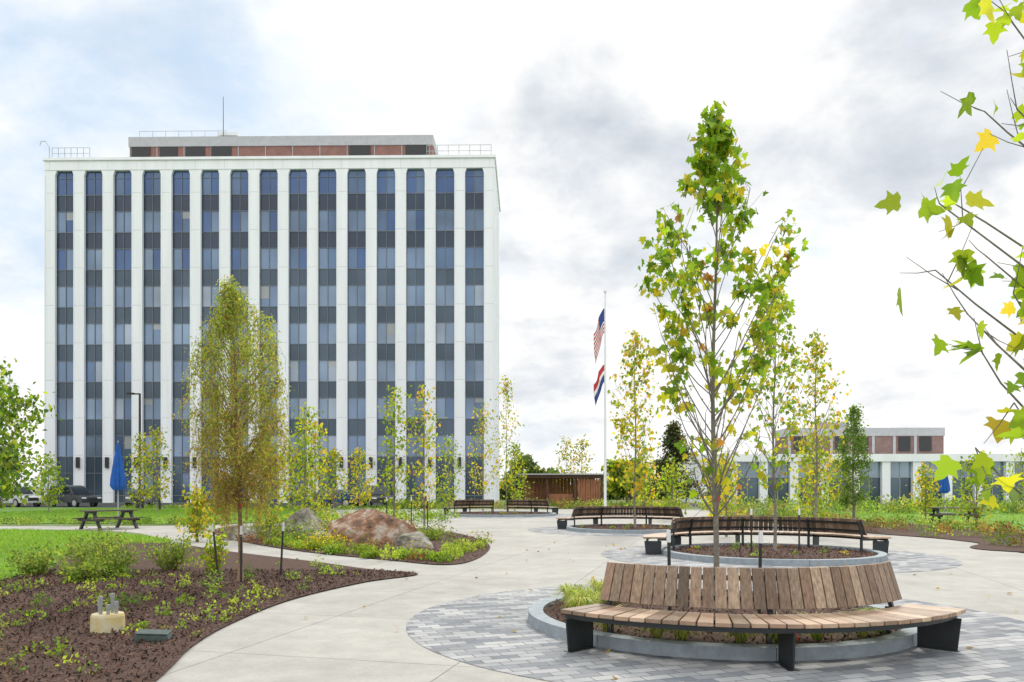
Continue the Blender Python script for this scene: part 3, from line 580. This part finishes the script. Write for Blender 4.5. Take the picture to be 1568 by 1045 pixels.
# ------------------------------------------------------------------ cars
def car(x,y,rz,col,suv=True):
    e=empty('parked_car',(x,y,0),rz); pm=mat('car_paint',col,.25,.05,2,metal=.3); h=1.78 if suv else 1.45
    b=MB(); L=2.3
    lo=[(-L,.35),(-L-.02,.75),(-L+.1,.95),(-1.0 if not suv else -2.15,1.0),(1.0,1.0),(2.1,.88),(L,.7),(L,.35)]
    b.prism(lo,-.92,.92,0)
    rf=[(-2.1,1.0),(-1.85,h-.1),(-1.4,h),(.1,h),(.45,h-.08),(1.15,1.0)] if suv else [(-1.7,1.0),(-1.0,h-.05),(-.6,h),(.1,h),(.4,h-.08),(1.3,1.0)]
    n=len(rf)
    def sec(s,ins): return [(px,s*(.86-ins*(pz-1.0)/(h-1)),pz) for px,pz in rf]
    A=sec(-1,.2);B=sec(1,.2); b.add(A+B,[tuple(range(n)),tuple(range(2*n-1,n-1,-1))]+[(i,i+n,i+n+1,i+1) for i in range(n-1)],0)
    for s in (-1,1):
        g=[]
        for px,pz in ((rf[0][0]+.3,1.05),(rf[1][0]+.28,h-.16),(rf[4][0]-.08,h-.16),(rf[5][0]-.22,1.05)): g.append((px,s*(.872-.2*(pz-1)/(h-1)),pz))
        b.add(g,[(0,1,2,3)],1)
        b.box(-.25,-.17,s*.80-.03,s*.80+.03,1.04,h-.2,0)
    w0,w1=rf[4],rf[5]
    b.add([(w1[0]-.02,-.74,1.06),(w1[0]-.02,.74,1.06),(w0[0]+.09,.62,h-.14),(w0[0]+.09,-.62,h-.14)],[(0,1,2,3)],1)
    b.add([(rf[0][0]-.0,-.72,1.08),(rf[0][0]-.0,.72,1.08),(rf[1][0]-.03,.62,h-.2),(rf[1][0]-.03,-.62,h-.2)],[(0,1,2,3)],1)
    for sx in (-1.4,1.4):
        for s in (-1,1):
            yy=s*.84; b.tube([(sx,yy-.11*1,.34),(sx,yy+.11,.34)],[.36,.36],20,2); b.tube([(sx,yy-.115,.34),(sx,yy+.115,.34)],[.22,.22],12,3)
    for s in (-1,1):
        b.box(L-.08,L+.01,s*.7-.18,s*.7+.18,.68,.8,4); b.box(-L-.03,-L+.05,s*.78-.1,s*.78+.1,.75,.95,5)
        b.box(.95,1.1,s*.98-.08,s*.98+.08,1.0,1.14,0)
    b.box(L-.02,L+.015,-.45,.45,.5,.78,2)
    b.obj('body',[pm,glass('car_glass',(.03,.04,.05),.05),M_black,M_grey,M_whitem,M_tie],e,bevel=.03)
car(-36.6,67,rad(-25),(.06,.065,.075)); car(-41.3,67,rad(-28),(.65,.67,.69)); car(-24.6,67,rad(-60),(.05,.06,.07)); car(-14.6,66.5,rad(-15),(.04,.07,.18),False); car(-11.2,67,rad(-70),(.07,.07,.075)); car(-31.5,68,rad(-70),(.12,.12,.13),False)
# ------------------------------------------------------------------ sky, sun, camera
az,el_=rad(15),rad(42)
w=bpy.data.worlds.new("World"); scene.world=w; w.use_nodes=True; nt=w.node_tree; n=nt.nodes; l=nt.links
bg=n['Background']; bg.inputs[1].default_value=.1
sk=n.new('ShaderNodeTexSky'); sk.sky_type='NISHITA'; sk.sun_disc=False; sk.sun_elevation=el_; sk.sun_rotation=az; sk.dust_density=2
tc=n.new('ShaderNodeTexCoord')
def vm(op,a,b=None,out=0):
    x=n.new('ShaderNodeVectorMath'); x.operation=op
    l.new(a,x.inputs[0]) 
    if b is not None:
        if hasattr(b,'node'): l.new(b,x.inputs[1])
        else: x.inputs[1].default_value=b
    return x.outputs[out]
def ma(op,a,b=None,c=None,clamp=False):
    x=n.new('ShaderNodeMath'); x.operation=op; x.use_clamp=clamp
    for i,q in enumerate((a,b,c)):
        if q is None: continue
        if hasattr(q,'node'): l.new(q,x.inputs[i])
        else: x.inputs[i].default_value=q
    return x.outputs[0]
def mrange(a,a0,a1,b0,b1,smooth=False):
    x=n.new('ShaderNodeMapRange'); l.new(a,x.inputs[0])
    if smooth: x.interpolation_type='SMOOTHSTEP'
    for i,q in enumerate((a0,a1,b0,b1)): x.inputs[i+1].default_value=q
    return x.outputs[0]
D=tc.outputs['Generated']
sep=n.new('ShaderNodeSeparateXYZ'); l.new(D,sep.inputs[0])
zc=ma('ADD',ma('MAXIMUM',sep.outputs[2],0),.36)
cmb=n.new('ShaderNodeCombineXYZ'); l.new(ma('DIVIDE',sep.outputs[0],zc),cmb.inputs[0]); l.new(ma('DIVIDE',sep.outputs[1],zc),cmb.inputs[1])
def noise(vec,sc,det,rough=.55,dist=0,off=(0,0,0)):
    x=n.new('ShaderNodeTexNoise'); x.inputs['Scale'].default_value=sc; x.inputs['Detail'].default_value=det; x.inputs['Roughness'].default_value=rough; x.inputs['Distortion'].default_value=dist
    l.new(vm('ADD',vec,off),x.inputs['Vector']); return x
big=noise(cmb.outputs[0],1.8,10,.56,.2,(3.1,1.7,0)); fine=noise(cmb.outputs[0],4.6,9,.56,.3,(7.3,2,1))
wn=noise(cmb.outputs[0],2.4,6,.6,0,(1,9,4))
Dw=vm('ADD',D,vm('MULTIPLY',vm('SUBTRACT',wn.outputs['Color'],(.5,.5,.5)),(.42,.3,.38)))
def blob(px,py,r,amp):
    v=Vector(((px-784)/1230,1,(745-py)/1230)).normalized()
    return mrange(vm('DISTANCE',Dw,tuple(v),1),0,r,amp,0,True)
g=ma('MULTIPLY_ADD',big.outputs[0],2.4,-1.13); g=ma('ADD',g,ma('MULTIPLY_ADD',fine.outputs[0],1.9,-.93))
for q in ((980,260,.22,.5),(1250,330,.22,.36),(1440,70,.17,.5),(860,500,.12,.26),(1050,360,.16,.2),(760,60,.34,-.5),(1350,470,.16,-.35),(300,200,.22,.12),(1250,600,.22,-.3),(820,400,.12,-.3),(60,60,.15,.15),(30,450,.15,-.2),(1150,90,.2,-.35)):
    g=ma('ADD',g,blob(*q))
rp=n.new('ShaderNodeValToRGB'); l.new(g,rp.inputs[0]); e_=rp.color_ramp.elements
e_[0].position=.08;e_[0].color=(11,11,10.9,1); e_[1].position=1;e_[1].color=(6.0,6.5,7.2,1)
for p_,c_ in ((.3,(9.6,9.7,9.8,1)),(.6,(7.7,8.1,8.6,1))):
    q=rp.color_ramp.elements.new(p_); q.color=c_
gap=ma('ADD',ma('MULTIPLY_ADD',noise(cmb.outputs[0],2.4,9,.6,.2,(5,5,5)).outputs[0],4.0,-2.25),ma('ADD',blob(80,180,.38,1.0),ma('ADD',blob(380,60,.22,.6),blob(1300,250,.2,.25))),clamp=True)
gap=ma('MULTIPLY',gap,.8)
skb=n.new('ShaderNodeMix'); skb.data_type='RGBA'; skb.inputs[0].default_value=.7; l.new(sk.outputs[0],skb.inputs[6]); skb.inputs[7].default_value=(6.2,8.4,10.8,1)
mx=n.new('ShaderNodeMix'); mx.data_type='RGBA'; l.new(gap,mx.inputs[0]); l.new(rp.outputs[0],mx.inputs[6]); l.new(skb.outputs[2],mx.inputs[7])
s1=mrange(sep.outputs[2],.5,.8,1,1.5); s2=mrange(sep.outputs[1],.1,-.5,1,1.35)  # added fill light: sky boosted overhead and behind the camera, out of view
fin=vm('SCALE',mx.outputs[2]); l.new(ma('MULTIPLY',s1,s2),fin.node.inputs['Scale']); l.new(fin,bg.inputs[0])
sd=bpy.data.lights.new('sun','SUN'); sd.energy=2.2; sd.angle=rad(8); sd.color=(1,.94,.84)
so=bpy.data.objects.new('sun',sd); link(so); so.rotation_euler=Vector((math.cos(el_)*math.sin(az),math.cos(el_)*math.cos(az),math.sin(el_))).to_track_quat('Z','Y').to_euler()
cd=bpy.data.cameras.new('camera'); co=bpy.data.objects.new('camera',cd); link(co); co.location=(0,0,1.7); co.rotation_euler=(rad(90),0,0)
cd.sensor_width=36; cd.lens=1230/1568*36; cd.shift_y=(745-522.5)/1568; cd.clip_end=5000; cd.clip_start=.05
scene.camera=co
scene.view_settings.view_transform='Standard'; scene.view_settings.look='None'; scene.view_settings.exposure=0
